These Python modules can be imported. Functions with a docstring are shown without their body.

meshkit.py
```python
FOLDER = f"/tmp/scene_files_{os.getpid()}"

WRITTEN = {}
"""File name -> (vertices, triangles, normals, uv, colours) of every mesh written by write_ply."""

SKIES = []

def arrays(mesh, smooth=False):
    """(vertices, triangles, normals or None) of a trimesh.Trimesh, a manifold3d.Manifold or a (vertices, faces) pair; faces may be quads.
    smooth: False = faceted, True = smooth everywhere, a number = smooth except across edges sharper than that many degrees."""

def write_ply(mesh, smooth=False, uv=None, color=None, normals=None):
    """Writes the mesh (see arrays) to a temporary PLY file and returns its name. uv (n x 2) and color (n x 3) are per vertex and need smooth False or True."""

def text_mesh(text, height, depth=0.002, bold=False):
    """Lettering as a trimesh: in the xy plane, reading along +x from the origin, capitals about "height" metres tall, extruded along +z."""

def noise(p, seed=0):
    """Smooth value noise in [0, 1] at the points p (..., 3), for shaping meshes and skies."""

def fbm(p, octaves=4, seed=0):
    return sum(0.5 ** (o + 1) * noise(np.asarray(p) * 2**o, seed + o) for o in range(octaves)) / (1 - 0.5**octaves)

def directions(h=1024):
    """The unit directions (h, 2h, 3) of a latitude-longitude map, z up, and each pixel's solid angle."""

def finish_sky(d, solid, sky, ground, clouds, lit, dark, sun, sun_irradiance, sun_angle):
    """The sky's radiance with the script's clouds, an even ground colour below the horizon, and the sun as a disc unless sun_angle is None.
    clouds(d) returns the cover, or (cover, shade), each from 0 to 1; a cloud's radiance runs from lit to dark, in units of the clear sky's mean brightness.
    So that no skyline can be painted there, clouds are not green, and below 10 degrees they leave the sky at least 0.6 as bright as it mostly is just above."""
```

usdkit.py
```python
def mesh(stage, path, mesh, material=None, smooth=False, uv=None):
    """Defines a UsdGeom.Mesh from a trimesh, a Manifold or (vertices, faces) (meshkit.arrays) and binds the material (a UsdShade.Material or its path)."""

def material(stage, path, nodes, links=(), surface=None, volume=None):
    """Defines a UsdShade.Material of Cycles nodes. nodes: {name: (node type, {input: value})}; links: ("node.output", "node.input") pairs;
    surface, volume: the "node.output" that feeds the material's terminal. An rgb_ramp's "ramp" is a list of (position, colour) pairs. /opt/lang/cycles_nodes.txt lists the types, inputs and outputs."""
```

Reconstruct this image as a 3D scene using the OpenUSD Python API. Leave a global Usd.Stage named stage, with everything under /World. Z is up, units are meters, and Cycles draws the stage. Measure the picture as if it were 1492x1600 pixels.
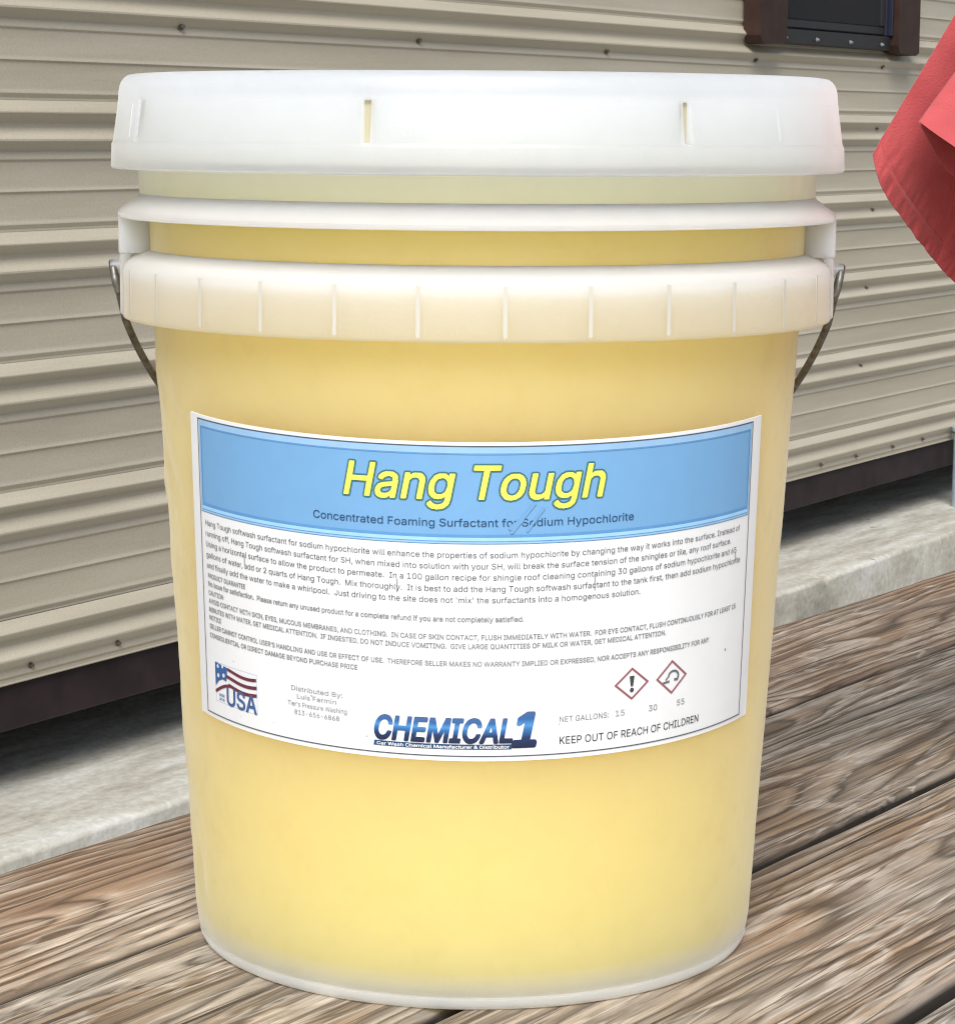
import math, random
import numpy as np
import trimesh
import usdkit, meshkit
from pxr import Usd, UsdGeom, UsdLux, UsdShade, Gf, Sdf, Vt
from shapely.geometry import Polygon, Point, LineString, box as sbox
from shapely.ops import unary_union
from shapely import affinity

stage = Usd.Stage.CreateInMemory()
UsdGeom.SetStageUpAxis(stage, UsdGeom.Tokens.z)
UsdGeom.SetStageMetersPerUnit(stage, 1.0)
World = UsdGeom.Xform.Define(stage, '/World')
stage.SetDefaultPrim(World.GetPrim())
UsdGeom.Scope.Define(stage, '/World/Looks')
random.seed(4)

# ------------------------------------------------------------------ camera
EXPOSURE = 0.22
PITCH, ROLL = 0.1458, 0.0067
cam = UsdGeom.Camera.Define(stage, '/World/camera')
cam.CreateHorizontalApertureAttr(36.0)
cam.CreateVerticalApertureAttr(36.0 * 1600 / 1492)
cam.CreateFocalLengthAttr(36.0 * 4098.85 / 1492)
cam.CreateClippingRangeAttr(Gf.Vec2f(0.01, 1000))
cam.CreateExposureAttr(EXPOSURE)
cam.CreateFStopAttr(220.0)
cam.CreateFocusDistanceAttr(1.02)
cp, sp, cr, sr = math.cos(PITCH), math.sin(PITCH), math.cos(ROLL), math.sin(ROLL)
r0, u0, f0 = np.array([1, 0, 0.]), np.array([0, sp, cp]), np.array([0, cp, -sp])
r1, u1 = r0 * cr + u0 * sr, u0 * cr - r0 * sr
cam.AddTransformOp().Set(Gf.Matrix4d(*r1, 0, *u1, 0, *(-f0), 0, 0.0009, -1.1219, 0.3482, 1))

# ------------------------------------------------------------------ sky and soft sun
SUN = np.array([-0.05, -0.72, 0.66]); SUN /= np.linalg.norm(SUN)
sky_mat = usdkit.material(stage, '/World/Looks/sky', {
    'tc': ('texture_coordinate', {}),
    'map': ('mapping', {'scale': (1.0, 1.0, 2.6)}),
    'n': ('noise_texture', {'scale': 2.2, 'detail': 6.0, 'roughness': 0.6}),
    'ramp': ('rgb_ramp', {'ramp': [(0.25, (0.55, 0.55, 0.55)), (0.75, (1.0, 1.0, 1.0))]}),
    'sky': ('sky_texture', {'sky_type': 'single_scattering', 'sun_disc': False, 'sun_elevation': math.asin(SUN[2]),
                            'sun_rotation': math.atan2(SUN[0], SUN[1])}),
    'hsv': ('hsv', {'saturation': 0.42, 'value': 1.25}),
    'mixc': ('mix_color', {'blend_type': 'mix', 'fac': 1.0}),
    'bg': ('background_shader', {'strength': 0.095}),
}, [('tc.generated', 'map.vector'), ('map.vector', 'n.vector'), ('n.fac', 'ramp.fac'), ('sky.color', 'hsv.color'),
    ('ramp.color', 'mixc.fac'), ('sky.color', 'mixc.a'), ('hsv.color', 'mixc.b'), ('mixc.result', 'bg.color')], surface='bg.background')
dome = UsdLux.DomeLight.Define(stage, '/World/sky')
UsdShade.MaterialBindingAPI.Apply(dome.GetPrim()).Bind(sky_mat)
dome.GetPrim().SetCustomDataByKey('kind', 'structure')
sun = UsdLux.DistantLight.Define(stage, '/World/sun')
sun.CreateNormalizeAttr(True) if hasattr(sun, 'CreateNormalizeAttr') else None
sun.CreateIntensityAttr(0.90); sun.CreateAngleAttr(32.0); sun.CreateColorAttr(Gf.Vec3f(1.0, 0.985, 0.955))
zax = SUN; xax = np.cross([0, 0, 1.0], zax); xax /= np.linalg.norm(xax); yax = np.cross(zax, xax)
sun.AddTransformOp().Set(Gf.Matrix4d(*xax, 0, *yax, 0, *zax, 0, 0, 0, 6, 1))

# ------------------------------------------------------------------ helpers
used = {}
def numbered(parent, name):
    n = used.get((parent, name), 0); used[(parent, name)] = n + 1
    return f'{parent}/{name}' + (f'_{n:03d}' if n else '')
def tag(prim, label=None, cat=None, group=None, kind=None):
    for k, v in (('label', label), ('category', cat), ('group', group), ('kind', kind)):
        if v: prim.SetCustomDataByKey(k, v)
    return prim
def thing(name, label=None, cat=None, loc=(0, 0, 0), rz=0.0, kind=None, group=None):
    x = UsdGeom.Xform.Define(stage, numbered('/World', name))
    x.AddTranslateOp().Set(Gf.Vec3d(*map(float, loc))); x.AddRotateZOp().Set(float(rz))
    return tag(x.GetPrim(), label, cat, group, kind)
def obj(name, mesh, mat, parent=None, smooth=False, uv=None, kind=None, label=None):
    p = str(parent.GetPath()) if parent is not None else '/World'
    m = usdkit.mesh(stage, numbered(p, name), mesh, mat, smooth=smooth, uv=uv)
    return tag(m.GetPrim(), label, None, None, kind)
def tm(v, f): return trimesh.Trimesh(np.asarray(v, float), np.asarray(f), process=False)
def cat_(*ms): return trimesh.util.concatenate([m for m in ms])
def boxm(x0, x1, y0, y1, z0, z1, ch=0.0):
    if ch <= 0:
        m = trimesh.creation.box((x1 - x0, y1 - y0, z1 - z0)); m.apply_translation(((x0 + x1) / 2, (y0 + y1) / 2, (z0 + z1) / 2)); return m
    pts = []
    for sx in (0, 1):
        for sy in (0, 1):
            for sz in (0, 1):
                c = np.array([(x0, x1)[sx], (y0, y1)[sy], (z0, z1)[sz]]); d = np.array([1 - 2 * sx, 1 - 2 * sy, 1 - 2 * sz]) * ch
                for k in range(3):
                    e = d.copy(); e[k] = 0; pts.append(c + e)
    return trimesh.convex.convex_hull(np.array(pts))
def grid(P, flip=False):
    """P (n, m, 3) -> open quad sheet"""
    n, m = P.shape[:2]; idx = np.arange(n * m).reshape(n, m)
    a, b, c, d = idx[:-1, :-1].ravel(), idx[1:, :-1].ravel(), idx[1:, 1:].ravel(), idx[:-1, 1:].ravel()
    f = np.vstack([np.stack([a, b, c], 1), np.stack([a, c, d], 1)])
    return tm(P.reshape(-1, 3), f[:, ::-1] if flip else f)
def lathe(profile, angles=None, rfun=None, closed=False):
    """profile: list of (R, z) from bottom outside to top; full revolution; closed=True closes the section"""
    pr = np.asarray(profile, float)
    th = np.linspace(0, 2 * np.pi, 241)[:-1] if angles is None else np.asarray(angles)
    R = np.repeat(pr[:, 0][:, None], len(th), 1); Z = np.repeat(pr[:, 1][:, None], len(th), 1)
    if rfun is not None: R = rfun(R, Z, th[None, :])
    P = np.stack([R * np.sin(th), -R * np.cos(th), Z], -1)
    n, m = P.shape[:2]; idx = np.arange(n * m).reshape(n, m)
    if closed: idx = np.vstack([idx, idx[:1]])
    idx = np.hstack([idx, idx[:, :1]])
    a, b, c, d = idx[:-1, :-1].ravel(), idx[:-1, 1:].ravel(), idx[1:, 1:].ravel(), idx[1:, :-1].ravel()
    return tm(P.reshape(-1, 3), np.vstack([np.stack([a, b, c], 1), np.stack([a, c, d], 1)]))
def sector(R0, R1, z0, z1, a0, a1, n=10, taper=0.0):
    """annular block; angles in degrees from the front (-y), positive to the right"""
    th = np.radians(np.linspace(a0, a1, n)); rows = []
    for t in th:
        rows.append([[R * math.sin(t), -R * math.cos(t), z] for R, z in ((R0, z0), (R1, z0 + taper), (R1, z1 - taper), (R0, z1))])
    P = np.array(rows); idx = np.arange(n * 4).reshape(n, 4); f = []
    for i in range(n - 1):
        for k in range(4):
            a, b, c, d = idx[i, k], idx[i + 1, k], idx[i + 1, (k + 1) % 4], idx[i, (k + 1) % 4]
            f += [[a, b, c], [a, c, d]]
    f += [[idx[0, 0], idx[0, 1], idx[0, 2]], [idx[0, 0], idx[0, 2], idx[0, 3]], [idx[-1, 0], idx[-1, 2], idx[-1, 1]], [idx[-1, 0], idx[-1, 3], idx[-1, 2]]]
    m = tm(P.reshape(-1, 3), f); m.fix_normals(); return m
def tube(path, r, n=12):
    p = np.asarray(path, float); k = len(p)
    t = np.gradient(p, axis=0); t /= np.linalg.norm(t, axis=1, keepdims=True)
    nrm = np.cross(t[0], [0.3, 0.2, 0.9]); nrm /= np.linalg.norm(nrm); rows = []
    rr = np.broadcast_to(r, k)
    for i in range(k):
        nrm = nrm - t[i] * (nrm @ t[i]); nrm /= np.linalg.norm(nrm); b = np.cross(t[i], nrm)
        a = np.linspace(0, 2 * np.pi, n + 1)[:-1]
        rows.append(p[i] + rr[i] * (np.cos(a)[:, None] * nrm + np.sin(a)[:, None] * b))
    P = np.array(rows); idx = np.arange(k * n).reshape(k, n); idx = np.hstack([idx, idx[:, :1]])
    a, b, c, d = idx[:-1, :-1].ravel(), idx[:-1, 1:].ravel(), idx[1:, 1:].ravel(), idx[1:, :-1].ravel()
    f = [np.stack([a, b, c], 1), np.stack([a, c, d], 1)]
    V = np.vstack([P.reshape(-1, 3), p[:1], p[-1:]])
    f.append(np.array([[k * n, idx[0, j + 1], idx[0, j]] for j in range(n)])); f.append(np.array([[k * n + 1, idx[-1, j], idx[-1, j + 1]] for j in range(n)]))
    m = tm(V, np.vstack(f)); m.fix_normals(); return m
def smoothstep(a, b, x):
    t = np.clip((x - a) / (b - a), 0, 1); return t * t * (3 - 2 * t)

# ------------------------------------------------------------------ materials
def mat(name, nodes, links, surface='p.BSDF'): return usdkit.material(stage, '/World/Looks/' + name, nodes, links, surface=surface)
def plain(name, col, rough=0.5, var=0.06, scale=40, bump=0.0, spec=0.5, metallic=0.0):
    c = np.array(col)
    n = {'g': ('geometry', {}), 'n': ('noise_texture', {'scale': scale, 'detail': 4.0}),
         'r': ('rgb_ramp', {'ramp': [(0.3, tuple(c * (1 - var))), (0.7, tuple(np.minimum(c * (1 + var), 1)))]}),
         'p': ('principled_bsdf', {'roughness': rough, 'specular_ior_level': spec, 'metallic': metallic})}
    l = [('g.position', 'n.vector'), ('n.fac', 'r.fac'), ('r.color', 'p.base_color')]
    if bump:
        n['b'] = ('bump', {'strength': 0.6, 'distance': bump}); l += [('n.fac', 'b.height'), ('b.normal', 'p.normal')]
    return mat(name, n, l)

def plastic(name, ramp, radius, scale, rough=0.38, bump=0.00018, mottle=0.012):
    """translucent plastic; ramp runs over height z in metres / 0.4"""
    return mat(name, {
        'g': ('geometry', {}), 'xyz': ('separate_xyz', {}), 'm': ('math', {'math_type': 'multiply', 'value2': 2.5}),
        'r': ('rgb_ramp', {'ramp': ramp}),
        'n': ('noise_texture', {'scale': 55.0, 'detail': 5.0, 'roughness': 0.6}),
        'nr': ('map_range', {'from_min': 0.3, 'from_max': 0.7, 'to_min': 1 - mottle, 'to_max': 1 + mottle}),
        'hs': ('hsv', {}),
        'n2': ('noise_texture', {'scale': 700.0, 'detail': 2.0}),
        'n3': ('noise_texture', {'scale': 16.0, 'detail': 2.0}),
        'add': ('math', {'math_type': 'multiply_add', 'value2': 4.0}),
        'b': ('bump', {'strength': 0.5, 'distance': bump}),
        'rr': ('map_range', {'from_min': 0.3, 'from_max': 0.7, 'to_min': rough - 0.06, 'to_max': rough + 0.08}),
        'p': ('principled_bsdf', {'subsurface_method': 'random_walk', 'subsurface_weight': 1.0, 'subsurface_scale': scale,
                                  'subsurface_radius': radius, 'subsurface_ior': 1.45, 'specular_ior_level': 0.45, 'sheen_weight': 0.20, 'sheen_roughness': 0.55, 'sheen_tint': (1.0, 0.97, 0.86)}),
    }, [('g.position', 'xyz.vector'), ('xyz.z', 'm.value1'), ('m.value', 'r.fac'), ('g.position', 'n.vector'), ('n.fac', 'nr.value'),
        ('nr.result', 'hs.value'), ('r.color', 'hs.color'), ('hs.color', 'p.base_color'), ('g.position', 'n2.vector'), ('g.position', 'n3.vector'),
        ('n3.fac', 'add.value1'), ('n2.fac', 'add.value3'), ('add.value', 'b.height'), ('b.normal', 'p.normal'), ('n.fac', 'rr.value'), ('rr.result', 'p.roughness')])

YEL = (0.825, 0.62, 0.212); PALE = (0.93, 0.855, 0.50); WHITE = (0.655, 0.655, 0.63)
M = {}
M['body'] = plastic('yellow_filled_plastic', [(0.0, (0.83, 0.72, 0.48)), (0.018, (0.83, 0.71, 0.44)), (0.030, (0.835, 0.655, 0.32)), (0.042, YEL), (0.76, YEL), (0.783, YEL), (0.80, PALE), (1.0, PALE)],
                    (1.0, 0.95, 0.8), 0.016, rough=0.36)
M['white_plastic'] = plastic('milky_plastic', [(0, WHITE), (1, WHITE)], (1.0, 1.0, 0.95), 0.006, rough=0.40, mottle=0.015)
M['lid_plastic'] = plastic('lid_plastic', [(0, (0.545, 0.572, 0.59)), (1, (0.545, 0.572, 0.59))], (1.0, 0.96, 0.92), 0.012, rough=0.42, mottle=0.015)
M['ear_plastic'] = plastic('cream_plastic', [(0, (0.70, 0.68, 0.58)), (1, (0.70, 0.68, 0.58))], (1.0, 0.85, 0.55), 0.006, mottle=0.015)
M['slot_plastic'] = plain('slot_plastic', (0.40, 0.365, 0.24), rough=0.5, var=0.03)
M['lid_ridge'] = plain('lid_ridge', (0.66, 0.675, 0.68), rough=0.4, var=0.01)
M['ridge_plastic'] = plain('ridge_plastic', (0.60, 0.575, 0.50), rough=0.4, var=0.01)
M['wire'] = plain('galvanised_wire', (0.20, 0.19, 0.17), rough=0.45, var=0.4, scale=260, bump=0.0006, metallic=0.7)
M['paper'] = plain('label_paper', (0.80, 0.81, 0.82), rough=0.42, var=0.012, scale=90, bump=0.0002)
def ink(name, c, var=0.05, rough=0.45): M[name] = plain(name, c, rough=rough, var=var, scale=120)
ink('blue_ink', (0.170, 0.375, 0.64), 0.02); ink('light_blue_ink', (0.33, 0.60, 0.86)); ink('mid_blue_ink', (0.11, 0.29, 0.56)); ink('pale_blue_ink', (0.30, 0.50, 0.74))
ink('yellow_ink', (0.83, 0.82, 0.115)); ink('outline_ink', (0.05, 0.16, 0.17)); ink('navy_ink', (0.02, 0.07, 0.16)); ink('grey_ink', (0.13, 0.14, 0.15), 0.2)
ink('faded_ink', (0.25, 0.26, 0.27), 0.2); ink('dark_ink', (0.05, 0.055, 0.06), 0.15); ink('maroon_ink', (0.14, 0.025, 0.05)); ink('flag_blue_ink', (0.03, 0.11, 0.32))
ink('usa_ink', (0.05, 0.11, 0.28)); ink('diamond_ink', (0.30, 0.10, 0.12)); ink('line_ink', (0.10, 0.11, 0.13)); ink('white_ink', (0.78, 0.79, 0.8)); ink('smear_ink', (0.155, 0.345, 0.595), 0.06)
# printed blue gradient of the maker's mark (bands of ink colour across the letters)
M['mark_ink'] = mat('mark_gradient_ink', {
    'uv': ('uvmap', {'attribute': 'st'}), 'x': ('separate_xyz', {}),
    'r': ('rgb_ramp', {'ramp': [(0.0, (0.010, 0.018, 0.05)), (0.28, (0.012, 0.035, 0.12)), (0.5, (0.03, 0.15, 0.40)), (0.62, (0.07, 0.27, 0.58)), (0.8, (0.03, 0.12, 0.34)), (1.0, (0.06, 0.12, 0.26))]}),
    'p': ('principled_bsdf', {'roughness': 0.45})}, [('uv.UV', 'x.vector'), ('x.y', 'r.fac'), ('r.color', 'p.base_color')])

M['siding'] = mat('tan_siding_paint', {
    'g': ('geometry', {}), 'tc': ('texture_coordinate', {}), 'mp': ('mapping', {'scale': (0.6, 4.0, 9.0)}),
    'n': ('noise_texture', {'scale': 2.0, 'detail': 7.0, 'roughness': 0.65}), 'n2': ('noise_texture', {'scale': 420.0, 'detail': 2.0}),
    'r': ('rgb_ramp', {'ramp': [(0.3, (0.385, 0.34, 0.26)), (0.5, (0.435, 0.388, 0.30)), (0.72, (0.48, 0.43, 0.34))]}),
    'r2': ('rgb_ramp', {'ramp': [(0.3, (0.9, 0.9, 0.9)), (0.7, (1.08, 1.08, 1.08))]}),
    'mx': ('mix_color', {'blend_type': 'multiply', 'fac': 1.0}),
    'b': ('bump', {'strength': 0.25, 'distance': 0.0006}),
    'p': ('principled_bsdf', {'roughness': 0.42, 'specular_ior_level': 0.5})},
    [('tc.object', 'mp.vector'), ('mp.vector', 'n.vector'), ('g.position', 'n2.vector'), ('n.fac', 'r.fac'), ('n2.fac', 'r2.fac'), ('r.color', 'mx.a'), ('r2.color', 'mx.b'),
     ('mx.result', 'p.base_color'), ('n2.fac', 'b.height'), ('b.normal', 'p.normal')])
M['skirt'] = plain('dark_brown_steel', (0.024, 0.015, 0.017), rough=0.6, var=0.3, scale=14, bump=0.0005, spec=0.2)
M['casing'] = plain('brown_casing_paint', (0.036, 0.018, 0.014), rough=0.55, var=0.2, scale=20, spec=0.2)
M['sash'] = plain('charcoal_sash', (0.020, 0.019, 0.021), rough=0.5, var=0.15, scale=20, spec=0.25)
M['sash_blue'] = plain('blue_black_sash', (0.018, 0.020, 0.035), rough=0.3, var=0.1, scale=20)
M['screw_dark'] = plain('rusty_screw', (0.13, 0.105, 0.085), rough=0.5, var=0.3, scale=200, metallic=0.3)
M['screw_white'] = plain('zinc_screw', (0.24, 0.24, 0.25), rough=0.4, var=0.1, scale=200)
M['roof'] = plain('brown_metal_roof', (0.09, 0.06, 0.045), rough=0.5, var=0.1, scale=3)
M['dark_inside'] = plain('dark_room', (0.03, 0.03, 0.03), rough=0.8)
M['curtain'] = plain('grey_curtain', (0.07, 0.07, 0.07), rough=0.9, var=0.1, scale=30)
M['glass'] = mat('window_glass', {'t': ('transparent_bsdf', {'color': (0.75, 0.78, 0.78)}), 'g': ('glossy_bsdf', {'roughness': 0.03, 'color': (0.9, 0.9, 0.9)}), 'f': ('fresnel', {'IOR': 1.5}), 'mx': ('mix_closure', {})},
                 [('f.fac', 'mx.fac'), ('t.BSDF', 'mx.closure1'), ('g.BSDF', 'mx.closure2')], surface='mx.closure')
M['screen'] = mat('insect_screen', {'t': ('transparent_bsdf', {}), 'd': ('diffuse_bsdf', {'color': (0.03, 0.03, 0.032)}), 'mx': ('mix_closure', {'fac': 0.62})}, [('t.BSDF', 'mx.closure1'), ('d.BSDF', 'mx.closure2')], surface='mx.closure')
M['pipe'] = plain('pale_grey_pipe', (0.42, 0.46, 0.52), rough=0.4, var=0.08, scale=30, metallic=0.2)
M['concrete'] = mat('weathered_concrete', {
    'g': ('geometry', {}), 'tc': ('texture_coordinate', {}), 'mp': ('mapping', {'scale': (1.6, 7.0, 3.0)}),
    'n': ('noise_texture', {'scale': 2.4, 'detail': 9.0, 'roughness': 0.68}), 'n2': ('noise_texture', {'scale': 60.0, 'detail': 5.0, 'roughness': 0.7}),
    'n4': ('noise_texture', {'scale': 30.0, 'detail': 2.0}),
    'vd': ('vector_math', {'math_type': 'scale', 'scale': 0.03}), 'vd2': ('vector_math', {'math_type': 'add'}),
    'v': ('voronoi_texture', {'scale': 8.0, 'feature': 'f1', 'randomness': 1.0}),
    'pit': ('map_range', {'from_min': 0.035, 'from_max': 0.075, 'to_min': 0.75, 'to_max': 0.0, 'clamp': True}),
    'r': ('rgb_ramp', {'ramp': [(0.28, (0.30, 0.275, 0.23)), (0.45, (0.48, 0.45, 0.38)), (0.58, (0.59, 0.57, 0.51)), (0.75, (0.70, 0.70, 0.67))]}),
    'r2': ('rgb_ramp', {'ramp': [(0.3, (0.80, 0.80, 0.80)), (0.7, (1.15, 1.15, 1.15))]}),
    'mx': ('mix_color', {'blend_type': 'multiply', 'fac': 1.0}), 'mx2': ('mix_color', {'blend_type': 'mix', 'b': (0.12, 0.115, 0.10)}),
    'b': ('bump', {'strength': 0.6, 'distance': 0.0022}), 'p': ('principled_bsdf', {'roughness': 0.75, 'specular_ior_level': 0.3})},
    [('tc.object', 'mp.vector'), ('mp.vector', 'n.vector'), ('g.position', 'n2.vector'), ('g.position', 'n4.vector'), ('n.fac', 'r.fac'), ('n2.fac', 'r2.fac'), ('r.color', 'mx.a'), ('r2.color', 'mx.b'),
     ('n2.color', 'vd.vector1'), ('g.position', 'vd2.vector1'), ('vd.vector', 'vd2.vector2'), ('vd2.vector', 'v.vector'), ('v.distance', 'pit.value'), ('pit.result', 'mx2.fac'), ('mx.result', 'mx2.a'), ('mx2.result', 'p.base_color'), ('n2.fac', 'b.height'), ('b.normal', 'p.normal')])
M['ground'] = plain('packed_earth', (0.16, 0.14, 0.11), rough=0.9, var=0.4, scale=9, bump=0.01)
M['cloth'] = mat('red_woven_cloth', {
    'g': ('geometry', {}), 'n': ('noise_texture', {'scale': 38.0, 'detail': 5.0, 'roughness': 0.6}), 'w': ('noise_texture', {'scale': 900.0, 'detail': 2.0}),
    'r': ('rgb_ramp', {'ramp': [(0.3, (0.52, 0.088, 0.094)), (0.7, (0.60, 0.112, 0.118))]}),
    'b': ('bump', {'strength': 0.5, 'distance': 0.0005}),
    'd': ('principled_bsdf', {'roughness': 0.8, 'sheen_weight': 0.25, 'sheen_roughness': 0.4, 'specular_ior_level': 0.25}),
    't': ('translucent_bsdf', {'color': (0.55, 0.06, 0.07)}), 'mx': ('mix_closure', {'fac': 0.12})},
    [('g.position', 'n.vector'), ('g.position', 'w.vector'), ('n.fac', 'r.fac'), ('r.color', 'd.base_color'), ('w.fac', 'b.height'), ('b.normal', 'd.normal'),
     ('d.BSDF', 'mx.closure1'), ('t.BSDF', 'mx.closure2')], surface='mx.closure')

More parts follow.
